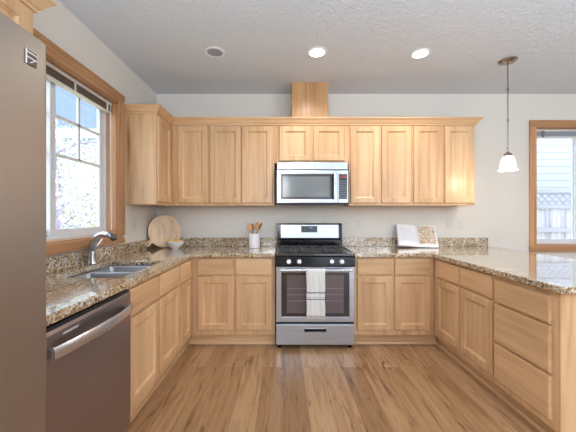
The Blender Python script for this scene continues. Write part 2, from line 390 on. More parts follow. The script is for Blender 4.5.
for (x0, x1, dy) in ((a0+.032, xm+.02, .0), (xm-.02, a1-.032, .028)):
    bm = nb(); rect_frame(bm, 'y', YB+.096+dy, YB+.120+dy, x0, x1, b0+.032, b1-.032, .035); R(bm, 'sash', M_WHITE, .003)
    bm = nb(); box(bm, x0+.035, x1-.035, YB+.106+dy, YB+.110+dy, b0+.067, b1-.067); R(bm, 'glass_pane', M_GLASS)
b2 = thing('window_blind', 'mini blind drawn up at the head of the window beyond the peninsula', 'blind', (3.465, YB+.05, 2.31))
bx('head_rail', M_BLINDW, b2, (-.435, .435, -.018, .018, -.024, 0), .002)
bm = nb()
for k in range(8): box(bm, -.43, .43, -.02, .02, -.078+k*.006, -.0745+k*.006)
obj('slat_stack', bm, mat('blind_grey', (178, 184, 194), .4), b2)
bx('bottom_rail', M_BLINDW, b2, (-.43, .43, -.02, .02, -.096, -.083), .002)
for x in (-.36, .08): bx('cord_clip', M_NICKEL, b2, (x-.012, x+.012, -.03, -.02, -.096, -.02))

# ------------------------------------------------------------------ cabinets
def door_bm(w, h, frame=.056, th=.020):
    """framed door, recessed flat panel with a sloped bead; front at y=-th, origin at its lower left"""
    bm = nb()
    rings = [(0, 0), (0, -th+.005), (.005, -th), (frame, -th), (frame+.001, -th+.004), (frame+.012, -th+.011), (frame+.013, -th+.014)]
    R = []
    for ins, y in rings:
        R.append([bm.verts.new(p) for p in ((ins, y, ins), (w-ins, y, ins), (w-ins, y, h-ins), (ins, y, h-ins))])
    for a, b in zip(R, R[1:]):
        for k in range(4): bm.faces.new((a[k], a[(k+1) % 4], b[(k+1) % 4], b[k]))
    bm.faces.new(R[0][::-1]); bm.faces.new(R[-1])
    return bm
def slab_bm(w, h, th=.020):
    bm = nb(); R = []
    for ins, y in [(0, 0), (0, -th+.004), (.002, -th+.0015), (.006, -th)]:
        R.append([bm.verts.new(p) for p in ((ins, y, ins), (w-ins, y, ins), (w-ins, y, h-ins), (ins, y, h-ins))])
    for a, b in zip(R, R[1:]):
        for k in range(4): bm.faces.new((a[k], a[(k+1) % 4], b[(k+1) % 4], b[k]))
    bm.faces.new(R[0][::-1]); bm.faces.new(R[-1])
    return bm
def door(p, x0, x1, z0, z1, frame=.056): return obj('door', door_bm(x1-x0, z1-z0, frame), M_WV, p, loc=(x0, -.0005, z0))
def drawer(p, x0, x1, z0, z1): return obj('drawer', slab_bm(x1-x0, z1-z0), M_WH, p, loc=(x0, -.0005, z0))
ZT = .874
def base_cab(label, loc, rz, w, fronts, depth=.60, toe=.062, hollow=None, tl=0, tr=0):
    p = thing('base_cabinet', label, 'cabinet', (loc[0], loc[1], 0), rz)
    bm = nb(); g = .0008
    if hollow: # open-topped body so the sink bowls hang inside it
        box(bm, g, .018, .02, depth, .113, ZT); box(bm, w-.018, w-g, .02, depth, .113, ZT); box(bm, .018, w-.018, .02, depth, .113, .13); box(bm, .018, w-.018, depth-.012, depth, .13, ZT)
    else: box(bm, g, w-g, .02, depth, .113, ZT)
    obj('carcass', bm, M_WV, p)
    bx('face_frame', M_WV, p, (g, w-g, 0, .019, .113, ZT), .001)
    bm = nb(); box(bm, g-tl, w-g+tr, toe, toe+.018, .001, .112); obj('toe_kick', bm, M_WH, p)
    bm = nb(); prism(bm, [(toe-.013, .001), (toe-.001, .001), (toe-.001, .02), (toe-.006, .02), (toe-.013, .010)], 'x', g-tl, w-g+tr); obj('shoe_molding', bm, M_WH, p)
    for f in fronts:
        (door if f[0] == 'd' else drawer)(p, *f[1:])
    return p
D0, D1, W0, W1 = .165, .684, .703, .858
# left run, frame plane X=-.89 facing +X ; local x = world Y
FX = -.888
base_cab('maple sink base cabinet with two doors, right beside the dishwasher', (FX, 1.672), PI/2, .840,
         [('d', .012, .402, D0, D1), ('d', .424, .828, D0, D1), ('w', .012, .402, W0, W1), ('w', .424, .828, W0, W1)], hollow=True)
base_cab('narrow maple base cabinet between sink cabinet and inside corner, one slim door', (FX, 2.5125), PI/2, .3765,
         [('d', .012, .285, D0, D1), ('w', .012, .285, W0, W1)], tr=.060)
# back run, frame plane Y=2.89 facing the camera
FY = 2.89
base_cab('maple base cabinet left of the range, two drawers over two doors', (-.8875, FY), 0, .8115,
         [('d', .055, .405, D0, D1), ('d', .430, .780, D0, D1), ('w', .055, .405, W0, W1), ('w', .430, .780, W0, W1)], tl=.058)
base_cab('maple base cabinet right of the range, two drawers over two doors', (.692, FY), 0, .781,
         [('d', .030, .365, D0, D1), ('d', .395, .735, D0, D1), ('w', .030, .365, W0, W1), ('w', .395, .735, W0, W1)], tr=.058)
# peninsula, frame plane X=1.475 facing -X ; local x = -world Y
PX = 1.475
base_cab('two-door maple base cabinet of the peninsula, next to the inside corner', (PX, 2.889), -PI/2, .833,
         [('d', .068, .435, D0, D1), ('d', .452, .818, D0, D1), ('w', .068, .435, W0, W1), ('w', .452, .818, W0, W1)], depth=.62, tl=.060)
pe = base_cab('maple base cabinet with three stacked drawers at the peninsula end', (PX, 2.055), -PI/2, .475,
         [('w', .012, .435, .690, .843), ('w', .012, .435, .420, .675), ('w', .012, .435, D0, .402)], depth=.62)
bx('end_panel', M_WV, pe, (.475, .482, .0, .62, .002, ZT))

# wall cabinets
ZU0, ZU1 = 1.387, 2.262
def wall_cab(label, loc, rz, w, h, fronts, depth=.318, name='wall_cabinet'):
    p = thing(name, label, 'cabinet', loc, rz)
    bx('carcass', M_WV, p, (.0005, w-.0005, .02, depth, 0, h))
    bx('face_frame', M_WV, p, (.0005, w-.0005, 0, .0195, 0, h), .001)
    for f in fronts: door(p, f[0], f[1], f[2], f[3])
    return p
UY = 3.185; H = ZU1-ZU0
Z0, Z1 = .026, H-.024
wall_cab('maple wall cabinet with one door in the back left corner', (-1.198, UY, ZU0), 0, .405, H, [(.068, .392, Z0, Z1)])
wall_cab('maple wall cabinet with two doors, directly left of the microwave', (-.792, UY, ZU0), 0, .700, H, [(.012, .340, Z0, Z1), (.352, .680, Z0, Z1)])
wall_cab('short maple wall cabinet with two small doors above the microwave', (-.0915, UY, 1.842), 0, .798, ZU1-1.842, [(.052, .390, .022, ZU1-1.842-.024), (.414, .750, .022, ZU1-1.842-.024)])
wall_cab('two-door maple wall cabinet directly right of the microwave', (.707, UY, ZU0), 0, .678, H, [(.016, .322, Z0, Z1), (.350, .662, Z0, Z1)])
wall_cab('two-door maple wall cabinet at the right end of the back wall', (1.3855, UY, ZU0), 0, .677, H, [(.016, .322, Z0, Z1), (.350, .662, Z0, Z1)])
wall_cab('maple cabinet on the left wall beside the window, its plain side facing forward', (-1.208, 2.820, ZU0), PI/2, .364, H, [(.014, .340, Z0, Z1)], depth=.290)
bm = nb(); box(bm, XL+.0005, -1.2005, 3.186, YB-.001, ZU0, ZU1); tag(obj('corner_panel', bm, M_WV), 'blind corner panel joining the two runs of wall cabinets', 'panel')
# crown molding over the wall cabinets, mitred along the run
def crown(path, name, m, zb, zt, out=.055):
    """profile swept along a plan path, offset to its right-hand (room) side"""
    prof = [(0, zb-.004), (.010, zb-.004), (.012, zb+.010), (.022, zb+.016), (out*.62, zb+(zt-zb)*.55), (out*.9, zt-.016), (out, zt-.010), (out, zt), (0, zt)]
    bm = nb(); rings = []; n = len(path)
    P = [Vector(p) for p in path]
    for i, p in enumerate(P):
        d0 = (P[i]-P[i-1]).normalized() if i > 0 else None; d1 = (P[i+1]-P[i]).normalized() if i < n-1 else None
        n0 = Vector((d0.y, -d0.x)) if d0 else None; n1 = Vector((d1.y, -d1.x)) if d1 else None
        if n0 and n1: mt = (n0+n1); mt = mt/ (mt.length_squared/2)
        else: mt = n0 or n1
        rings.append([bm.verts.new((p.x+mt.x*o, p.y+mt.y*o, z)) for o, z in prof])
    k = len(prof)
    for a, b in zip(rings, rings[1:]):
        for j in range(k): bm.faces.new((a[j], a[(j+1) % k], b[(j+1) % k], b[j]))
    bm.faces.new(rings[0][::-1]); bm.faces.new(rings[-1])
    return bm
ZK = 2.322
struct(obj('trim_1', crown([(XL+.001, 2.818), (-1.206, 2.818), (-1.206, 3.183), (2.065, 3.183), (2.065, YB-.001)], 'c', None, ZU1-.008, ZK), M_WH))
bm = nb(); box(bm, XL+.001, -1.215, 2.83, YB-.001, ZU1+.0005, ZK-.003); box(bm, -1.214, 2.055, 3.192, YB-.001, ZU1+.0005, ZK-.003)
struct(obj('trim_2', bm, M_WY))
# duct cover
d = thing('duct_cover', 'square wooden duct cover box between the cabinet tops and ceiling', 'duct cover', (.292, 3.35, ZK))
bx('cover_box', wood('duct_wood', (206, 162, 116), (190, 144, 98), 'z', .3), d, (-.197, .197, -.155, .155, .001, ZC-ZK-.001), .002)

# cabinet above the refrigerator
fc = wall_cab('maple wall cabinet above the refrigerator, cut by the left edge of the photo', (-1.168, .42, 1.83), PI/2, .965, 2.25-1.83, [(.03, .47, .03, .38), (.49, .925, .03, .38)], depth=.330)
cr = obj('crown_molding', crown([(0, -.001), (.966, -.001), (.966, .330)], 'c', None, 2.240-1.83, 2.315-1.83, .06), M_WH, fc)

# ------------------------------------------------------------------ countertops
def cell_solid(xs, ys, keep, z0, z1):
    bm = nb(); nx, ny = len(xs)-1, len(ys)-1; V = {}
    def v(i, j, z):
        k = (i, j, z)
        if k not in V: V[k] = bm.verts.new((xs[i], ys[j], z))
        return V[k]
    for i in range(nx):
        for j in range(ny):
            if not keep(i, j): continue
            bm.faces.new((v(i, j, z1), v(i+1, j, z1), v(i+1, j+1, z1), v(i, j+1, z1)))
            bm.faces.new((v(i, j, z0), v(i, j+1, z0), v(i+1, j+1, z0), v(i+1, j, z0)))
            for di, dj, e in ((-1, 0, ((i, j), (i, j+1))), (1, 0, ((i+1, j+1), (i+1, j))), (0, -1, ((i+1, j), (i, j))), (0, 1, ((i, j+1), (i+1, j+1)))):
                a, b = i+di, j+dj
                if 0 <= a < nx and 0 <= b < ny and keep(a, b): continue
                (p, q), (r, s) = e
                bm.faces.new((v(p, q, z0), v(p, q, z1), v(r, s, z1), v(r, s, z0)))
    return bm
ZC0, ZC1 = .875, .914
SX0, SX1, SY0, SY1 = -1.395, -.965, 1.745, 2.40
xs = [XL+.001, SX0, SX1, -.862, -.0745]; ys = [.93, SY0, SY1, 2.853, YB-.001]
ct = thing('countertop', 'L-shaped speckled granite countertop with the sink, left of the range', 'countertop', (0, 0, 0))
obj('slab', cell_solid(xs, ys, lambda i, j: (i < 3 or j == 3) and not (i == 1 and j == 1), ZC0, ZC1), M_GRANITE, ct, .007)
bm = nb(); box(bm, XL+.001, XL+.021, .93, YB-.022, ZC1+.0005, 1.018); obj('backsplash', bm, M_GRANITE, ct, .003)
bm = nb(); box(bm, XL+.001, -.0745, YB-.021, YB-.001, ZC1+.0005, 1.018); obj('backsplash', bm, M_GRANITE, ct, .003)
xs = [.690, 1.435, 2.45]; ys = [1.525, 2.853, YB-.001]
c2 = thing('countertop', 'L-shaped speckled granite countertop over the peninsula, right of the range', 'countertop', (0, 0, 0))
o = obj('slab', cell_solid(xs, ys, lambda i, j: i == 1 or j == 1, ZC0, ZC1), M_GRANITE, c2, .007)
bm = nb(); box(bm, .690, 2.42, YB-.021, YB-.001, ZC1+.0005, 1.018); obj('backsplash', bm, M_GRANITE, c2, .003)

# sink: two undermounted bowls
sk = thing('sink', 'double bowl stainless steel undermount sink below the window', 'sink', ((SX0+SX1)/2, (SY0+SY1)/2, ZC0))
def bowl(y0, y1, dep):
    bm = nb(); x0, x1 = -(SX1-SX0)/2, (SX1-SX0)/2; r = .045
    def rr(ins, z, r):
        pts = []
        for cx, cy, a in ((x1-ins-r, y1-ins-r, 0), (x0+ins+r, y1-ins-r, 90), (x0+ins+r, y0+ins+r, 180), (x1-ins-r, y0+ins+r, 270)):
            for k in range(6):
                t = math.radians(a+k*18); pts.append(bm.verts.new((cx+r*math.cos(t), cy+r*math.sin(t), z)))
        return pts
    L_ = [rr(.0, -.001, .03), rr(.004, -.008, .035), rr(.010, -dep+.04, .04), rr(.022, -dep+.012, .045), rr(.05, -dep, .05)]
    for a, b in zip(L_, L_[1:]):
        for k in range(24): bm.faces.new((a[k], a[(k+1) % 24], b[(k+1) % 24], b[k]))
    bm.faces.new(L_[-1])
    o = obj('bowl', bm, M_SINK, sk, smooth=True)
    sl = o.modifiers.new('s', 'SOLIDIFY'); sl.thickness = .002; sl.offset = 0
    bm = nb(); lathe(bm, [(0, .002), (.022, .002), (.034, .004), (.042, .003), (.042, 0)], 24, (0, (y0+y1)/2, -dep)); obj('drain', bm, M_CHROME, o, smooth=True)
hh = (SY1-SY0)/2
bowl(-hh, .045, .20); bowl(.060, hh, .17)
bm = nb(); box(bm, -(SX1-SX0)/2, (SX1-SX0)/2, .0455, .0595, -.06, -.002); obj('divider', bm, M_SINK, sk, .003)

# faucet
fa = thing('faucet', 'chrome single-handle kitchen faucet with a curved pull-out spout', 'faucet', (-1.437, 2.23, ZC1))
bm = nb(); lathe(bm, [(.032, .0008), (.032, .006), (.030, .012), (.028, .03), (.026, .05), (.025, .085), (.026, .12)], 24); obj('base', bm, M_CHROME, fa, smooth=True)
bm = nb(); tube(bm, [(0, 0, .10), (.003, -.002, .135), (.015, -.008, .17), (.04, -.018, .20), (.078, -.030, .222), (.118, -.042, .230), (.155, -.052, .226)], [.026, .026, .025, .024, .022, .020, .019], 16); obj('spout', bm, M_CHROME, fa, smooth='auto')
bm = nb(); tube(bm, [(.150, -.051, .2265), (.175, -.058, .218), (.195, -.064, .205), (.205, -.067, .192)], [.020, .023, .023, .020], 16); obj('spray_head', bm, mat('spray_head', (120, 122, 128), .2, .9), fa, smooth='auto')
bm = nb(); tube(bm, [(0, .018, .11), (.004, .035, .12), (.016, .062, .15), (.028, .082, .185)], [.012, .010, .007, .006], 12); obj('lever_handle', bm, M_CHROME, fa, smooth='auto')

# ------------------------------------------------------------------ refrigerator
FRX, FY1 = -.722, .913
fr = thing('refrigerator', 'stainless steel refrigerator filling the left edge of the photo', 'refrigerator', (-1.1, .45, 0))
def F(bm, name, m, bevel=0, smooth=False, parent=None):
    o = obj(name, bm, m, parent or fr, bevel, smooth)
    for v in o.data.vertices: v.co -= Vector((-1.1, .45, 0))
    return o
bm = nb(); box(bm, XL+.03, FRX-.075, .002, FY1-.004, .03, 1.79); F(bm, 'cabinet_body', mat('fridge_side', (110, 104, 100), .5, .4), .004)
def fdoor(z0, z1):
    bm = nb(); N = 10; poly = []
    y0, y1 = .0, FY1
    for k in range(7):
        t = PI/2*k/6; poly.append((FRX-.03+.03*math.sin(t)-.0, y0+.03-.03*math.cos(t)))
    poly = [(FRX-.072, y0)] + poly
    for k in range(7):
        t = PI/2*k/6; poly.append((FRX-.016+.016*math.cos(t), y1-.016+.016*math.sin(t)))
    poly.append((FRX-.072, y1))
    prism(bm, poly, 'z', z0, z1); return bm
F(fdoor(.62, 1.806), 'door', M_FRIDGE, .004, False)
F(fdoor(.06, .61), 'freezer_drawer', M_FRIDGE, .004, False)
bm = nb(); tube(bm, [(FRX+.0005, .12, .78), (FRX+.055, .12, .80), (FRX+.055, .12, 1.6), (FRX+.0005, .12, 1.62)], .012, 10); F(bm, 'door_handle', M_STEEL, 0, 'auto')
bm = nb(); tube(bm, [(FRX+.0005, .15, .53), (FRX+.055, .17, .53), (FRX+.055, .74, .53), (FRX+.0005, .76, .53)], .012, 10); F(bm, 'drawer_handle', M_STEEL, 0, 'auto')
# square badge: outlined letters on dark ground

M_BADGE = mat('badge_dark', (88, 80, 74), .3, .6); M_BADGEL = mat('badge_light', (226, 226, 226), .25, .3)
bd = bx('badge', M_BADGE, fr, (FRX+1.1+.0003, FRX+1.1+.002, .828-.45, .866-.45, 1.712, 1.753), .0006)
bm = nb(); X0, X1 = FRX+1.1+.0021, FRX+1.1+.0032; y = .828-.45; z = 1.712
box(bm, X0, X1, y, y+.004, z, z+.041); box(bm, X0, X1, y+.0045, y+.038, z+.033, z+.036); box(bm, X0, X1, y+.0045, y+.036, z+.019, z+.022)
prism(bm, [(y+.012, z+.006), (y+.016, z+.006), (y+.032, z+.018), (y+.028, z+.018)], 'x', X0, X1)
obj('badge_mark', bm, M_BADGEL, bd)

# ------------------------------------------------------------------ dishwasher
dw = thing('dishwasher', 'stainless steel dishwasher with a bowed bar handle under the counter', 'dishwasher', (-.862, 1.0695, 0), PI/2)
DWW = .598
bx('tub', mat('tub_grey', (70, 68, 68), .5), dw, (.004, DWW-.004, .03, .60, .09, .868))
bx('toe_kick', M_BLACK, dw, (.004, DWW-.004, .075, .10, .001, .088))
bm = nb(); prism(bm, [(.029, .095), (.0, .095), (-.004, .11), (-.006, .45), (-.004, .84), (.004, .853), (.029, .853)], 'x', .003, DWW-.003)
dd = obj('door', bm, M_DISHW, dw, .002)
bx('control_strip', mat('strip_black', (34, 32, 34), .25), dw, (.006, DWW-.006, .002, .029, .8535, .868))
bm = nb(); pts = []; rr = []
for k in range(17):
    t = k/16; pts.append((.018+t*(DWW-.036), -.018-.042*math.sin(PI*t)**.8, .772+.008*math.sin(PI*t)))
tube(bm, pts, .024, 12, flat=(.36, 1.0)); h = obj('handle', bm, M_STEEL, dd, smooth='auto')
for x in (.032, DWW-.032):
    bm = nb(); box(bm, x-.010, x+.010, -.026, -.004, .752, .790); obj('handle_post', bm, M_STEEL, h, .003)
bx('name_plate', M_BADGEL, dw, (.085, .17, -.0062, -.0035, .818, .826), .0005)

# ------------------------------------------------------------------ range
rg = thing('gas_range', 'stainless steel and black gas range between the base cabinets', 'range', (.309, 2.85, 0))
HW = .3775
bx('body', mat('range_side', (40, 40, 42), .4), rg, (-HW+.003, HW-.003, .025, .640, .045, .905))
bm = nb(); prism(bm, [(-.015, .040), (-.020, .046), (-.020, .232), (-.015, .240), (.024, .240), (.024, .040)], 'x', -HW+.003, HW-.003)
dr = obj('warming_drawer', bm, M_BRX, rg, .003)
bx('pull_slot', M_BLACK, dr, (-.105, .105, -.0225, -.0202, .168, .196), .001)
bx('pull_lip', M_STEEL, dr, (-.108, .108, -.026, -.0202, .197, .203), .001)
bm = nb(); rect_frame(bm, 'y', -.020, .024, -HW+.003, HW-.003, .262, .786, .050)
do = obj('oven_door', bm, M_BRX, rg, .003)
bx('window', M_GLASSK, do, (-HW+.054, HW-.054, -.017, .0, .3125, .7355))
# pale inner glass with rack lines
M_IN = mat('oven_inner_glass', (96, 84, 84), .08, coat=.3); M_RACK = mat('rack_line', (136, 126, 122), .3, .5)
bx('inner_window', M_IN, do, (-.272, .272, -.0185, -.0171, .345, .710))
bm = nb()
for z in (.46, .52, .58): box(bm, -.268, .268, -.0192, -.0186, z, z+.005)
obj('rack_lines', bm, M_RACK, do)
bm = nb(); tube(bm, [(-.335, -.062, .764), (.335, -.062, .764)], .0125, 14); h = obj('handle', bm, M_STEEL, do, smooth='auto')
for x in (-.315, .315): bx('handle_post', M_STEEL, h, (x-.012, x+.012, -.060, -.0205, .754, .774), .003)
bm = nb(); tube(bm, [(-.016, -.0208, .288), (0, -.0208, .292), (.018, -.0208, .287)], .0022, 6); obj('emblem', bm, M_BUTTON, do)
# control panel with knobs
bm = nb(); prism(bm, [(-.042, .800), (-.044, .806), (-.042, .884), (-.020, .893), (.04, .893), (.04, .795), (-.030, .795)], 'x', -HW, HW)
cp = obj('control_panel', bm, M_BLACK, rg, .002)
for x in (-.254, -.155, .152, .247):
    k = nb(); prof = [(.026, 0), (.026, .008), (.022, .012), (.020, .030), (.017, .033), (0, .033)]
    lathe(k, prof, 20); ko = obj('knob', k, M_STEEL, rg, smooth='auto', loc=(x, -.0415, .842), rot=(math.radians(81), 0, 0))
    bx('pointer', M_BLACK, ko, (-.002, .002, -.014, .014, .033, .036))
# cooktop
bx('cooktop', mat('cooktop_enamel', (30, 29, 31), .10, spec=.9, coat=1), rg, (-HW, HW, -.018, .560, .8935, .912), .004)
bm = nb(); prism(bm, [(.561, .893), (.561, 1.000), (.645, 1.000), (.645, .893)], 'x', -HW+.004, HW-.004); obj('rear_riser', bm, M_BLACK, rg, .002)
bm = nb(); prism(bm, [(.585, 1.0005), (.578, 1.015), (.590, 1.175), (.600, 1.187), (.655, 1.187), (.655, 1.0005)], 'x', -HW+.002, HW-.002)
bg_ = obj('backguard', bm, M_BLACK, rg, .003)
bm = nb(); prism(bm, [(.5775, 1.020), (.5865, 1.172), (.5835, 1.172), (.5745, 1.020)], 'x', -.335, .335); obj('steel_panel', bm, M_BRX, rg, .001)
bm = nb(); prism(bm, [(.5725, 1.085), (.5785, 1.158), (.5755, 1.158), (.5695, 1.085)], 'x', -.098, .088); dp = obj('display', bm, M_DISP, rg)
bm = nb()
for r_ in range(3):
    for c_ in range(8):
        if 2 < c_ < 5 and r_ > 0: continue
        box(bm, -.088+c_*.0215, -.088+c_*.0215+.012, .568+r_*.002-.0015, .574+r_*.002, 1.096+r_*.021, 1.104+r_*.021)
obj('buttons', bm, M_BUTTON, dp)
bm = nb(); cx = -.028
def seg7(bm, ch, x, z, w_, h_, y0, y1):
    S = {'0': 'abcdef', '1': 'bc', '2': 'abged', '3': 'abgcd', '8': 'abcdefg', ':': ':'}[ch]; t = w_*.2
    D = {'a': (x, x+w_, z+h_-t, z+h_), 'd': (x, x+w_, z, z+t), 'g': (x, x+w_, z+h_/2-t/2, z+h_/2+t/2), 'f': (x, x+t, z+h_/2, z+h_), 'e': (x, x+t, z, z+h_/2),
         'b': (x+w_-t, x+w_, z+h_/2, z+h_), 'c': (x+w_-t, x+w_, z, z+h_/2)}
    for q in S:
        if q in D: a, b, c, d_ = D[q]; box(bm, a, b, y0, y1, c, d_)
for i, ch in enumerate('12'): seg7(bm, ch, -.022+i*.014, 1.128, .009, .018, .570, .576)
for i, ch in enumerate('00'): seg7(bm, ch, .008+i*.013, 1.128, .009, .018, .570, .576)
obj('clock_digits', bm, M_BLUE, dp)
for (bx_, by_) in ((-.215, .12), (-.215, .40), (.215, .12), (.215, .40), (0, .26)):
    bm = nb(); lathe(bm, [(.055, 0), (.052, .006), (.036, .008), (.036, .018), (.030, .022), (0, .022)], 20, (bx_, by_, .9122)); obj('burner', bm, M_IRON, rg, smooth='auto')
def grate(x0, x1):
    bm = nb(); z0, z1 = .930, .940; y0, y1 = .02, .525; t = .0045
    for x in (x0+t, x1-t): box(bm, x-t, x+t, y0, y1, z0, z1)
    for y in (y0+t, (y0+y1)/2, y1-t): box(bm, x0+2*t, x1-2*t, y-t, y+t, z0, z1)
    xc = (x0+x1)/2; box(bm, xc-t*.8, xc+t*.8, y0+2*t, y1-2*t, z0+.001, z1+.003)
    for yy in (y0+.125, y1-.125): box(bm, x0+2*t, x1-2*t, yy-t*.8, yy+t*.8, z0+.001, z1+.003)
    for x in (x0+t, x1-t):
        for y in (y0+t, y1-t): box(bm, x-t, x+t, y-t, y+t, .9123, z0)
    obj('grate', bm, M_IRON, rg, .002)
grate(-.350, -.118); grate(-.114, .114); grate(.118, .350)
for x in (-.34, .34):
    for y in (.03, .60):
        bm = nb(); lathe(bm, [(.018, .001), (.018, .012), (.010, .014), (.010, .044)], 12, (x, y, 0)); obj('foot', bm, M_BLACK, rg)

# towel over the oven handle
def towel_mat():
    m = mat('towel_cloth', (222, 220, 216), .9, spec=.1); nt, b, L = nodes(m)
    tc = nt.nodes.new('ShaderNodeTexCoord'); sp = nt.nodes.new('ShaderNodeSeparateXYZ'); L.new(tc.outputs['Object'], sp.inputs[0])
    r = ramp(nt, [(0, (222, 220, 216)), (.378, (92, 104, 132)), (.398, (222, 220, 216)), (.418, (150, 156, 170)), (.428, (222, 220, 216)), (.505, (92, 104, 132)), (.528, (222, 220, 216))], 'CONSTANT')
    mr = nt.nodes.new('ShaderNodeMapRange'); mr.inputs['From Min'].default_value = -.45; mr.inputs['From Max'].default_value = .02
    L.new(sp.outputs['Z'], mr.inputs['Value']); L.new(mr.outputs['Result'], r.inputs['Fac']); L.new(r.outputs[0], b.inputs['Base Color'])
    n = nt.nodes.new('ShaderNodeTexNoise'); n.inputs['Scale'].default_value = 220; bu = nt.nodes.new('ShaderNodeBump'); bu.inputs['Strength'].default_value = .3; bu.inputs['Distance'].default_value = .002
    L.new(tc.outputs['Object'], n.inputs['Vector']); L.new(n.outputs['Fac'], bu.inputs['Height']); L.new(bu.outputs['Normal'], b.inputs['Normal'])
    return m
M_TOWEL = towel_mat()
bm = nb(); path = []
for k in range(8): path.append((.0165, -.30+k*.3/8))                      # back flap (behind the bar)
for k in range(9): a = PI*k/8; path.append((.0165*math.cos(a), .0165*math.sin(a)))
for k in range(1, 25): path.append((-.0165-.004*math.sin(k/24*PI), -.43*k/24))
NX = 22; G = []
for j, (yy, zz) in enumerate(path):
    row = []
    for i in range(NX+1):
        u = i/NX; x = (u-.5)*.178
        d = max(0, -zz); amp = .0042*min(1, d/.12); pinch = 1-.05*math.sin(min(1, d/.43)*PI)
        wv = amp*(math.sin(u*11+d*4)+.6*math.sin(u*23+1.3-d*9))
        row.append(bm.verts.new((x*pinch+.002*math.sin(zz*30), yy+(wv-.004 if yy < 0 else abs(wv)*.5), zz)))
    G.append(row)
for a, b in zip(G, G[1:]):
    for i in range(NX): bm.faces.new((a[i], a[i+1], b[i+1], b[i]))
tw = obj('towel', bm, M_TOWEL, smooth=True, loc=(.307, 2.85-.062, .764)); tw.modifiers.new('s', 'SOLIDIFY').thickness = .003
tag(tw, 'white kitchen towel with blue-grey stripes hanging over the oven handle', 'towel')
bm = nb()
for i in range(30):
    x = -.084+i*.0058; tube(bm, [(x, -.0205, -.428), (x+random.uniform(-.002, .002), -.021, -.440), (x+random.uniform(-.004, .004), -.020, -.452)], .0014, 5)
obj('fringe', bm, M_TOWEL, tw)

# ------------------------------------------------------------------ microwave
mw = thing('microwave', 'stainless steel over-the-range microwave under the short wall cabinet', 'microwave', (.309, 3.11, 1.411))
MH = 1.838-1.411
bx('case', mat('case_dark', (60, 60, 62), .4, .5), mw, (-.373, .373, .02, .395, -.012, MH), .002)
bx('vent_strip', M_BRX, mw, (-.371, .371, -.004, .0195, .352, MH), .003)
bx('vent_gap', M_BLACK, mw, (-.371, .371, .002, .0195, .343, .3518))
bm = nb(); rect_frame(bm, 'y', -.018, .0195, -.373, .264, .001, .342, .040)
md = obj('door', bm, M_BRX, mw, .003)
bm = nb(); rect_frame(bm, 'y', -.015, .0, -.3325, .2000, .0415, .3015, .022); obj('window_border', bm, mat('window_border_dark', (64, 58, 60), .15), md)
bx('window', M_GREYGLASS, md, (-.310, .1780, -.013, .0, .064, .279))
bm = nb(); tube(bm, [(.226, -.055, .045), (.226, -.055, .305)], .0115, 12); h = obj('handle', bm, M_STEEL, md, smooth='auto')
for z in (.06, .29): bx('handle_post', M_STEEL, h, (.218, .234, -.053, -.0185, z-.008, z+.008), .002)
pn = bx('control_panel', M_BRX, mw, (.266, .373, -.018, .0195, .001, .342), .003)
kp = bx('keypad', M_DISP, pn, (.276, .360, -.0195, -.0181, .040, .302), .001)
bm = nb()
for r_ in range(8):
    for c_ in range(3): box(bm, .283+c_*.025, .300+c_*.025, -.0203, -.0196, .052+r_*.024, .066+r_*.024)
obj('buttons', bm, M_BUTTON, kp)
bm = nb()
for x, ch in ((.286, '1'), (.301, '2'), (.321, '0'), (.337, '0')): seg7(bm, ch, x, .262, .011, .024, -.0204, -.0196)
obj('clock_digits', bm, M_RED, kp)

# ------------------------------------------------------------------ outlets and switches
def plate(label, loc, rz, kind, w_=.072):
    p = thing('wall_outlet' if kind == 'o' else 'light_switch', label, 'outlet' if kind == 'o' else 'light switch', loc, rz)
    bx('cover_plate', M_PLATE, p, (-w_/2, w_/2, -.006, -.0005, -.058, .058), .002)
    if kind == 'o':
        for z in (-.02, .02):
            r_ = bx('receptacle', M_PLATE, p, (-.016, .016, -.0085, -.0062, z-.014, z+.014), .002)
            bm = nb(); box(bm, -.008, -.006, -.0095, -.0086, z-.004, z+.006); box(bm, .006, .008, -.0095, -.0086, z-.004, z+.006); obj('slot', bm, M_DARKSLOT, r_)
    else:
        for cx_ in ((0,) if w_ < .1 else (-.023, .023)):
            bx('rocker', M_PLATE, p, (cx_-.016, cx_+.016, -.010, -.0062, -.033, .033), .002)
plate('white outlet on the back wall between the cutting board and spoon crock', (-1.215, YB, 1.185), 0, 'o')
plate('white outlet on the back wall just right of the range', (.905, YB, 1.190), 0, 'o')
plate('white double switch on the back wall right of the cookbook', (1.985, YB, 1.170), 0, 's', .095)
plate('white outlet on the back wall under the end of the wall cabinets', (2.115, YB, 1.170), 0, 'o')
plate('white outlet on the left wall nearest the cutting board', (XL, 3.00, 1.165), PI/2, 'o')
plate('white double switch on the left wall beside the window casing', (XL, 2.862, 1.165), PI/2, 's', .095)

# ------------------------------------------------------------------ things on the counters
# round cutting board leaning across the corner
cb_c = Vector((-1.312, 3.325, ZC1+.006))
R_ = .183
bm = nb(); out = []
hd = math.radians(214); half = math.radians(10)
N = 64
for k in range(N+1):
    a = hd+half+(2*PI-2*half)*k/N; out.append((R_*math.cos(a), R_*math.sin(a)))
ux, uz = math.cos(hd), math.sin(hd); px, pz = -uz, ux
hl = []
for (d_, s_) in ((R_+.012, -.021), (R_+.022, -.020), (R_+.035, -.027), (R_+.050, -.030), (R_+.064, -.024), (R_+.072, -.010), (R_+.072, .010), (R_+.064, .024), (R_+.050, .030), (R_+.035, .027), (R_+.022, .020), (R_+.012, .021)):
    hl.append((ux*d_+px*s_, uz*d_+pz*s_))
out = out+hl
hole = [(ux*(R_+.045)+.010*math.cos(2*PI*k/16), uz*(R_+.045)+.010*math.sin(2*PI*k/16)) for k in range(16)]
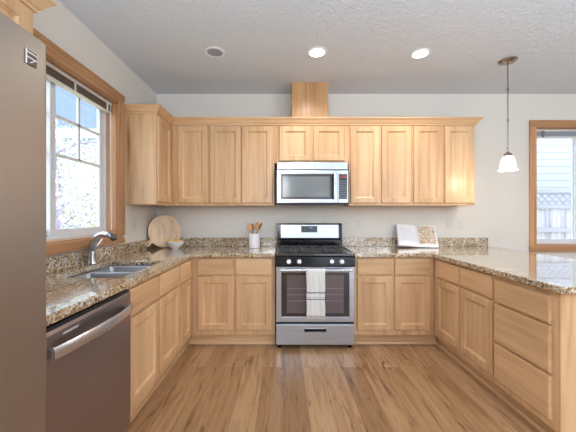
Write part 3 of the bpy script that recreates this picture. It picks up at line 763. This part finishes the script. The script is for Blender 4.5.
vo = [bm.verts.new((x, 0, z)) for x, z in out]; vh = [bm.verts.new((x, 0, z)) for x, z in hole]
eo = [bm.edges.new((vo[k], vo[(k+1) % len(vo)])) for k in range(len(vo))]; eh = [bm.edges.new((vh[k], vh[(k+1) % 16])) for k in range(16)]
bmesh.ops.triangle_fill(bm, use_beauty=True, edges=eo+eh)
ex = bmesh.ops.extrude_face_region(bm, geom=bm.faces[:]); bmesh.ops.translate(bm, vec=(0, .018, 0), verts=[v for v in ex['geom'] if isinstance(v, bmesh.types.BMVert)])
cbm = M_BOARD
cb = obj('cutting_board', bm, cbm)
for v in cb.data.vertices: v.co.z += R_
cb.matrix_world = Matrix.Translation((cb_c.x, cb_c.y, cb_c.z)) @ Matrix.Rotation(math.radians(40), 4, 'Z') @ Matrix.Rotation(math.radians(-9), 4, 'X')
tag(cb, 'round light wood cutting board with holed handle, leaning in the corner', 'cutting board')

bw = thing('bowl', 'small white ceramic bowl in front of the round cutting board', 'bowl', (-1.190, 3.265, ZC1))
bm = nb(); lathe(bm, [(.040, .0008), (.042, .008), (.068, .028), (.088, .055), (.098, .084), (.094, .085), (.083, .056), (.062, .032), (.03, .018), (0, .016)], 36); obj('vessel', bm, M_CERAMIC, bw, smooth='auto')
lem0 = None
for (x, y, z, a, lab) in ((-.036, -.012, .078, 1.2, 'yellow lemon at the left in the white bowl'), (.026, .010, .074, 1.9, 'yellow lemon at the right in the white bowl')):
    if lem0 is None:
        bm = nb(); prof = [(0, -.044), (.006, -.042), (.010, -.038), (.020, -.031), (.029, -.016), (.032, 0), (.029, .016), (.020, .031), (.009, .038), (.006, .043), (0, .045)]
        lathe(bm, prof, 20); o = obj('lemon', bm, M_LEMON, smooth=True); lem0 = o
    else: o = lem0.copy(); C.objects.link(o)
    o.location = (-1.190+x, 3.265+y, ZC1+z); o.rotation_euler = (0, PI/2, a)
    tag(o, lab, 'lemon', 'lemons in the white bowl')

ck = thing('utensil_crock', 'white ceramic crock of wooden spoons, left of the range', 'crock', (-.322, 3.34, ZC1))
bm = nb(); lathe(bm, [(.058, .0008), (.062, .004), (.064, .08), (.066, .158), (.066, .163), (.061, .163), (.058, .08), (.056, .012), (0, .010)], 36); obj('vessel', bm, M_CERAMIC, ck, smooth='auto')
def utensil(lab, base, top, wd, ln, m, name='wooden_spoon', spin=0):
    base, top = Vector(base), Vector(top); ax = (top-base); Lh = ax.length
    t = thing(name, lab, 'spoon' if name == 'wooden_spoon' else 'spatula', (0, 0, 0), 0, 'wooden utensils in the crock')
    q = Vector((0, 0, 1)).rotation_difference(ax); t.location = base; t.rotation_mode = 'QUATERNION'; t.rotation_quaternion = q @ Matrix.Rotation(spin, 4, 'Z').to_quaternion()
    bm = nb(); tube(bm, [(0, 0, 0), (0, 0, Lh*.5), (0, 0, Lh-ln*.9)], [.0055, .005, .005], 8); obj('handle', bm, m, t, smooth='auto')
    bm = nb(); segs = 9; pts, rad = [], []
    for k in range(segs+1):
        u = k/segs; pts.append((0, 0, Lh-ln+ln*u))
        rad.append(.005+(wd/2-.005)*(math.sin(PI*min(1, u*1.0)**.75) if name == 'wooden_spoon' else min(1, u*2.2)))
    if name == 'wooden_spoon': rad[-1] = .006
    tube(bm, pts, rad, 14, flat=(1, .22)); obj('head', bm, m, t, smooth='auto')
B_ = Vector((-.322, 3.34, ZC1+.012))
utensil('wooden spoon leaning furthest left in the white crock', B_+Vector((.030, .006, 0)), B_+Vector((-.074, -.012, .275)), .062, .10, M_SPOON)
utensil('darker wooden spoon in the white crock, second from the left', B_+Vector((.010, -.026, 0)), B_+Vector((-.030, .030, .265)), .034, .09, M_SPOOND)
utensil('wide wooden spoon leaning right in the white crock', B_+Vector((-.020, .018, 0)), B_+Vector((.040, .018, .285)), .060, .10, M_SPOON)
utensil('slim dark wooden spatula leaning furthest right in the white crock', B_+Vector((-.040, -.010, 0)), B_+Vector((.082, -.016, .270)), .030, .10, M_SPOOND, 'wooden_spatula', .9)

# open cookbook leaning back
bk = thing('cookbook', 'open white cookbook with a food photo page, leaning against the wall', 'book', (1.525, 3.325, ZC1+.002))
bk.location.z += .012; bk.scale = (.97, .97, .93); bk.rotation_euler = (math.radians(-27), math.radians(3.0), math.radians(-3))
M_COVER = mat('cover_grey', (196, 198, 204), .5)
bx('cover', M_COVER, bk, (-.232, .232, .012, .018, 0, .292), .001)
def page_block(x0, x1, name, m):
    bm = nb(); N = 12; F_, Bk = [], []
    for k in range(N+1):
        u = k/N; x = x0+(x1-x0)*u; e = abs(x)/abs(x1 if abs(x1) > abs(x0) else x0)
        y = .012-.018*math.sin(min(1, e*1.3+.05)*PI*.62)
        F_.append((x, y)); Bk.append((x, .0118))
    prism(bm, F_+Bk[::-1], 'z', .004, .286)
    return obj(name, bm, m, bk)
page_block(-.226, -.001, 'page_block', M_PAPER); rp = page_block(.001, .226, 'page_block', M_PAPER)
def food_mat():
    m = mat('food_photo', (190, 170, 150), .4); nt, b, L = nodes(m); tc = nt.nodes.new('ShaderNodeTexCoord')
    mp = nt.nodes.new('ShaderNodeMapping'); mp.inputs['Scale'].default_value = (9, 1, 14); L.new(tc.outputs['Object'], mp.inputs['Vector'])
    n = nt.nodes.new('ShaderNodeTexNoise'); n.inputs['Scale'].default_value = 1.6; n.inputs['Distortion'].default_value = 2.2; n.inputs['Detail'].default_value = 2
    L.new(mp.outputs['Vector'], n.inputs['Vector'])
    r = ramp(nt, [(.32, (80, 66, 62)), (.40, (176, 146, 88)), (.48, (230, 216, 208)), (.56, (200, 172, 130)), (.60, (96, 80, 84)), (.68, (226, 208, 202))]); L.new(n.outputs['Fac'], r.inputs['Fac'])
    L.new(r.outputs[0], b.inputs['Base Color']); return m
bm = nb(); N = 10; A = []
for k in range(N+1):
    x = .018+(.208-.018)*k/N; e = x/.226; y = .012-.018*math.sin(min(1, e*1.3+.05)*PI*.62)-.0012
    A.append((bm.verts.new((x, y, .040)), bm.verts.new((x, y, .276))))
for a, b in zip(A, A[1:]): bm.faces.new((a[0], b[0], b[1], a[1]))
ph = obj('food_photo', bm, food_mat(), rp); ph.modifiers.new('s', 'SOLIDIFY').thickness = .0004
bm = nb()
random.seed(3)
for r_ in range(13):
    z = .235-r_*.013; x1_ = -.045-random.uniform(0, .02) if r_ % 5 else -.10
    y = -.0070
    box(bm, -.190, x1_-.01, y-.0006, y+.003, z, z+.0022)
obj('printed_text', bm, mat('faint_print', (218, 220, 226), .6), bk)

# ------------------------------------------------------------------ ceiling lights
def can(x, y, lit, lab):
    p = thing('recessed_light', lab, 'ceiling light', (x, y, ZC))
    bm = nb(); lathe(bm, [(.066, -.001), (.066, -.006), (.072, -.008), (.088, -.005), (.090, -.0008)], 36); obj('trim_ring', bm, M_WHITE, p, smooth='auto')
    bm = nb(); lathe(bm, [(0, -.0035), (.060, -.0045), (.0655, -.003), (.0655, -.001)], 36)
    m = mat('lit_diffuser', (255, 250, 240), .5, emis=(255, 246, 228), estr=6) if lit else mat('unlit_diffuser', (150, 156, 164), .35)
    obj('diffuser', bm, m, p, smooth=True)
    if lit:
        l = bpy.data.lights.new('recessed_lamp', 'SPOT'); l.energy = 26; l.color = (1, .93, .83); l.spot_size = math.radians(150); l.spot_blend = .7; l.shadow_soft_size = .06
        lo = bpy.data.objects.new('recessed_lamp', l); C.objects.link(lo); lo.location = (x, y, ZC-.03)
can(-.60, 2.61, False, 'unlit recessed ceiling light, leftmost of the row of three')
can(.30, 2.61, True, 'lit recessed ceiling light in front of the duct cover box')
can(1.22, 2.63, True, 'lit recessed ceiling light, rightmost of the row of three')

pl = thing('pendant_light', 'bell-shaped white glass pendant light hanging over the peninsula', 'pendant light', (2.085, 2.745, ZC))
bm = nb(); lathe(bm, [(.075, -.0008), (.074, -.008), (.06, -.020), (.035, -.030), (.012, -.034), (0, -.035)], 32); obj('canopy', bm, M_NICKEL, pl, smooth='auto')
bm = nb(); tube(bm, [(0, 0, -.035), (0, 0, -.86)], .0055, 10); rd = obj('rod', bm, M_NICKEL, pl, smooth='auto')
for z in (-.27, -.56, -.82):
    bm = nb(); tube(bm, [(0, 0, z-.014), (0, 0, z+.014)], .009, 10); obj('coupling', bm, M_NICKEL, rd, smooth='auto')
bm = nb(); lathe(bm, [(.008, -.84), (.012, -.855), (.030, -.868), (.036, -.885), (.037, -.905), (.0, -.906)], 24); obj('socket_cap', bm, M_NICKEL, pl, smooth='auto')
bm = nb()
def wob(r, z, a, j):
    k = max(0, (j-5))/3 if j < 9 else max(0, (12-j))/3
    return r*(1+.03*k*math.cos(6*a)), z+.004*k*math.cos(6*a)
pr = [(.040, -.888), (.056, -.905), (.068, -.930), (.074, -.960), (.080, -.985), (.092, -1.003), (.106, -1.015), (.118, -1.020), (.124, -1.021)]
pr = [(r*(.63 if z < -.99 else .78), z) for r, z in pr]; lathe(bm, pr, 48, wob=wob); bm.faces.ensure_lookup_table()
bmesh.ops.delete(bm, geom=[f for f in bm.faces if len(f.verts) > 4], context='FACES')
M_SHADE = mat('frosted_shade', (250, 240, 220), .4, emis=(255, 240, 208), estr=.6)
nt, b, L_ = nodes(M_SHADE); b.inputs['Transmission Weight'].default_value = 0
sh = obj('lamp_shade', bm, M_SHADE, pl, smooth=True, recalc=False); sh.modifiers.new('s', 'SOLIDIFY').thickness = .003
bm = nb(); lathe(bm, [(0, -.905), (.012, -.91), (.016, -.93), (.026, -.955), (.026, -.97), (.016, -.985), (0, -.99)], 16); obj('bulb', bm, mat('lit_bulb', (255, 250, 235), .4, emis=(255, 240, 210), estr=8), pl, smooth=True)
l = bpy.data.lights.new('pendant_lamp', 'POINT'); l.energy = 4; l.color = (1, .9, .76); l.shadow_soft_size = .05
lo = bpy.data.objects.new('pendant_lamp', l); C.objects.link(lo); lo.location = (2.085, 2.745, ZC-1.06)

# ------------------------------------------------------------------ outside
bm = nb(); box(bm, -30, 30, YB+.26, 40, -.35, -.25); box(bm, -30, XL-.26, -12, YB+.26, -.35, -.25)
struct(obj('ground', bm, mat('dry_grass', (186, 180, 150), .9, bump=(3, .5, .05))))
# neighbour's house beyond the left window
nh = thing('neighbor_house', 'pale blue-grey neighboring house behind the trees outside the sink window', 'house', (-9.5, 13, -.25))
M_NH = mat('blue_siding', (122, 140, 162), .8); M_FASC = mat('pale_fascia', (214, 224, 234), .7)
bx('wall', M_NH, nh, (-6, 3.2, 0, 6, 0, 9.0)); bx('belt_board', M_FASC, nh, (-6, 3.25, -.08, -.002, 4.9, 5.3)); bx('corner_board', M_FASC, nh, (3.0, 3.26, -.05, -.003, 0, 4.89))
bx('eave', M_FASC, nh, (-6.4, 3.7, -.6, 6.4, 9.001, 9.3))
def tree(lab, loc, h, r, seed, col, trunk=.10, nleaf=6000):
    rnd = random.Random(seed); t = thing('tree', lab, 'tree', loc)
    bm = nb(); tube(bm, [(0, 0, 0), (.05, .03, h*.35), (-.04, .02, h*.7), (0, 0, h*.95)], [trunk, trunk*.8, trunk*.5, trunk*.15], 10)
    for k in range(9):
        a = rnd.random()*6.28; z = h*(.25+.07*k); tube(bm, [(0, 0, z), (r*.4*math.cos(a), r*.4*math.sin(a), z+.25), (r*.8*math.cos(a), r*.8*math.sin(a), z+.35)], [trunk*.35, trunk*.2, trunk*.08], 6)
    obj('trunk', bm, mat('bark', (150, 146, 164), .9, bump=(20, .6, .02)), t)
    bm = nb()
    for k in range(nleaf):
        while True:
            p = Vector((rnd.uniform(-1, 1), rnd.uniform(-1, 1), rnd.uniform(-1, 1)))
            if p.length < 1: break
        c = Vector((p.x*r, p.y*r, h*.58+p.z*h*.45)); s = rnd.uniform(.018, .045)
        a = Vector((rnd.gauss(0, 1), rnd.gauss(0, 1), rnd.gauss(0, 1))).normalized(); b = a.cross(Vector((rnd.gauss(0, 1), rnd.gauss(0, 1), rnd.gauss(0, 1)))).normalized()
        bm.faces.new([bm.verts.new(c+a*s*1.4), bm.verts.new(c+b*s*.6), bm.verts.new(c-a*s*1.4), bm.verts.new(c-b*s*.6)])
    m = mat('leaves', col, .6); nt, bb, L = nodes(m)
    obj('foliage', bm, m, t, recalc=False)
tree('slim pale tree right outside the sink window, its trunk at the left sash', (-4.35, 5.6, -.25), 3.3, .85, 1, (214, 216, 220), .16, 1500)
tree('tree with light green leaves outside the sink window, behind the slim one', (-6.0, 8.0, -.25), 3.9, 1.2, 2, (196, 208, 178), .10, 4000)
tree('tree with whitish leaves outside the sink window, nearest the blue-grey house', (-6.3, 10.5, -.25), 4.2, 1.15, 3, (226, 222, 222), .10, 4500)
tree('low leafy tree outside, behind the faucet in the sink window', (-8.7, 10.6, -.25), 4.2, 1.1, 4, (206, 206, 218), .10, 4500)
# neighbour's siding and the fence beyond the right window
sw = thing('white_sided_house', 'white lap-sided house wall outside, beyond the lattice fence', 'house', (6.0, 7.2, -.25))
bm = nb()
for k in range(34):
    z = k*.17; prism(bm, [(-.014, z), (0, z), (0, z+.17), (-.004, z+.17)], 'x', -3.5, 6)
obj('lap_siding', bm, mat('white_siding', (172, 177, 186), .7), sw)
bx('wall_body', mat('siding_body', (210, 214, 222), .7), sw, (-3.5, 6, .001, 4, 0, 5.78))
bx('roof_eave', M_FASC, sw, (-3.7, 6.2, -.4, 4.3, 5.79, 6.0))
fn = thing('wooden_fence', 'weathered board fence with a lattice top outside the right window', 'fence', (5.5, 5.3, -.25))
M_FEN = wood('weathered_boards', (184, 184, 190), (150, 148, 154), 'z', .85, (14, 14, 1.2)); M_LAT = mat('lattice_wood', (160, 162, 170), .8)
zf = .25
bm = nb(); 
for k in range(44): box(bm, -3.0+k*.142, -3.0+k*.142+.137, 0, .018, .05, 1.40+zf)
obj('boards', bm, M_FEN, fn)
bx('middle_rail', M_LAT, fn, (-3.0, 3.2, -.04, -.001, .98+zf, 1.06+zf)); bx('upper_rail', M_LAT, fn, (-3.0, 3.2, -.04, .03, 1.401+zf, 1.45+zf)); bx('cap_rail', M_LAT, fn, (-3.0, 3.2, -.05, .04, 1.68+zf, 1.74+zf))
bm = nb(); z0, z1 = 1.4605+zf, 1.6795+zf; hgt = z1-z0
for k in range(-3, 48):
    x = -3.0+k*.13
    for s_ in (1, -1):
        ya = .0 if s_ > 0 else .008
        xa, xb = (x, x+hgt) if s_ > 0 else (x+hgt, x)
        if min(xa, xb) < -3.0 or max(xa, xb) > 3.2: continue
        prism(bm, [(xa, z0), (xa+.034, z0), (xb+.034, z1), (xb, z1)], 'y', ya, ya+.007)
obj('lattice', bm, M_LAT, fn)
for x in (-3.05, -1.2, .65, 2.5): bx('post', M_LAT, fn, (x, x+.09, .041, .13, 0, 1.83+zf))
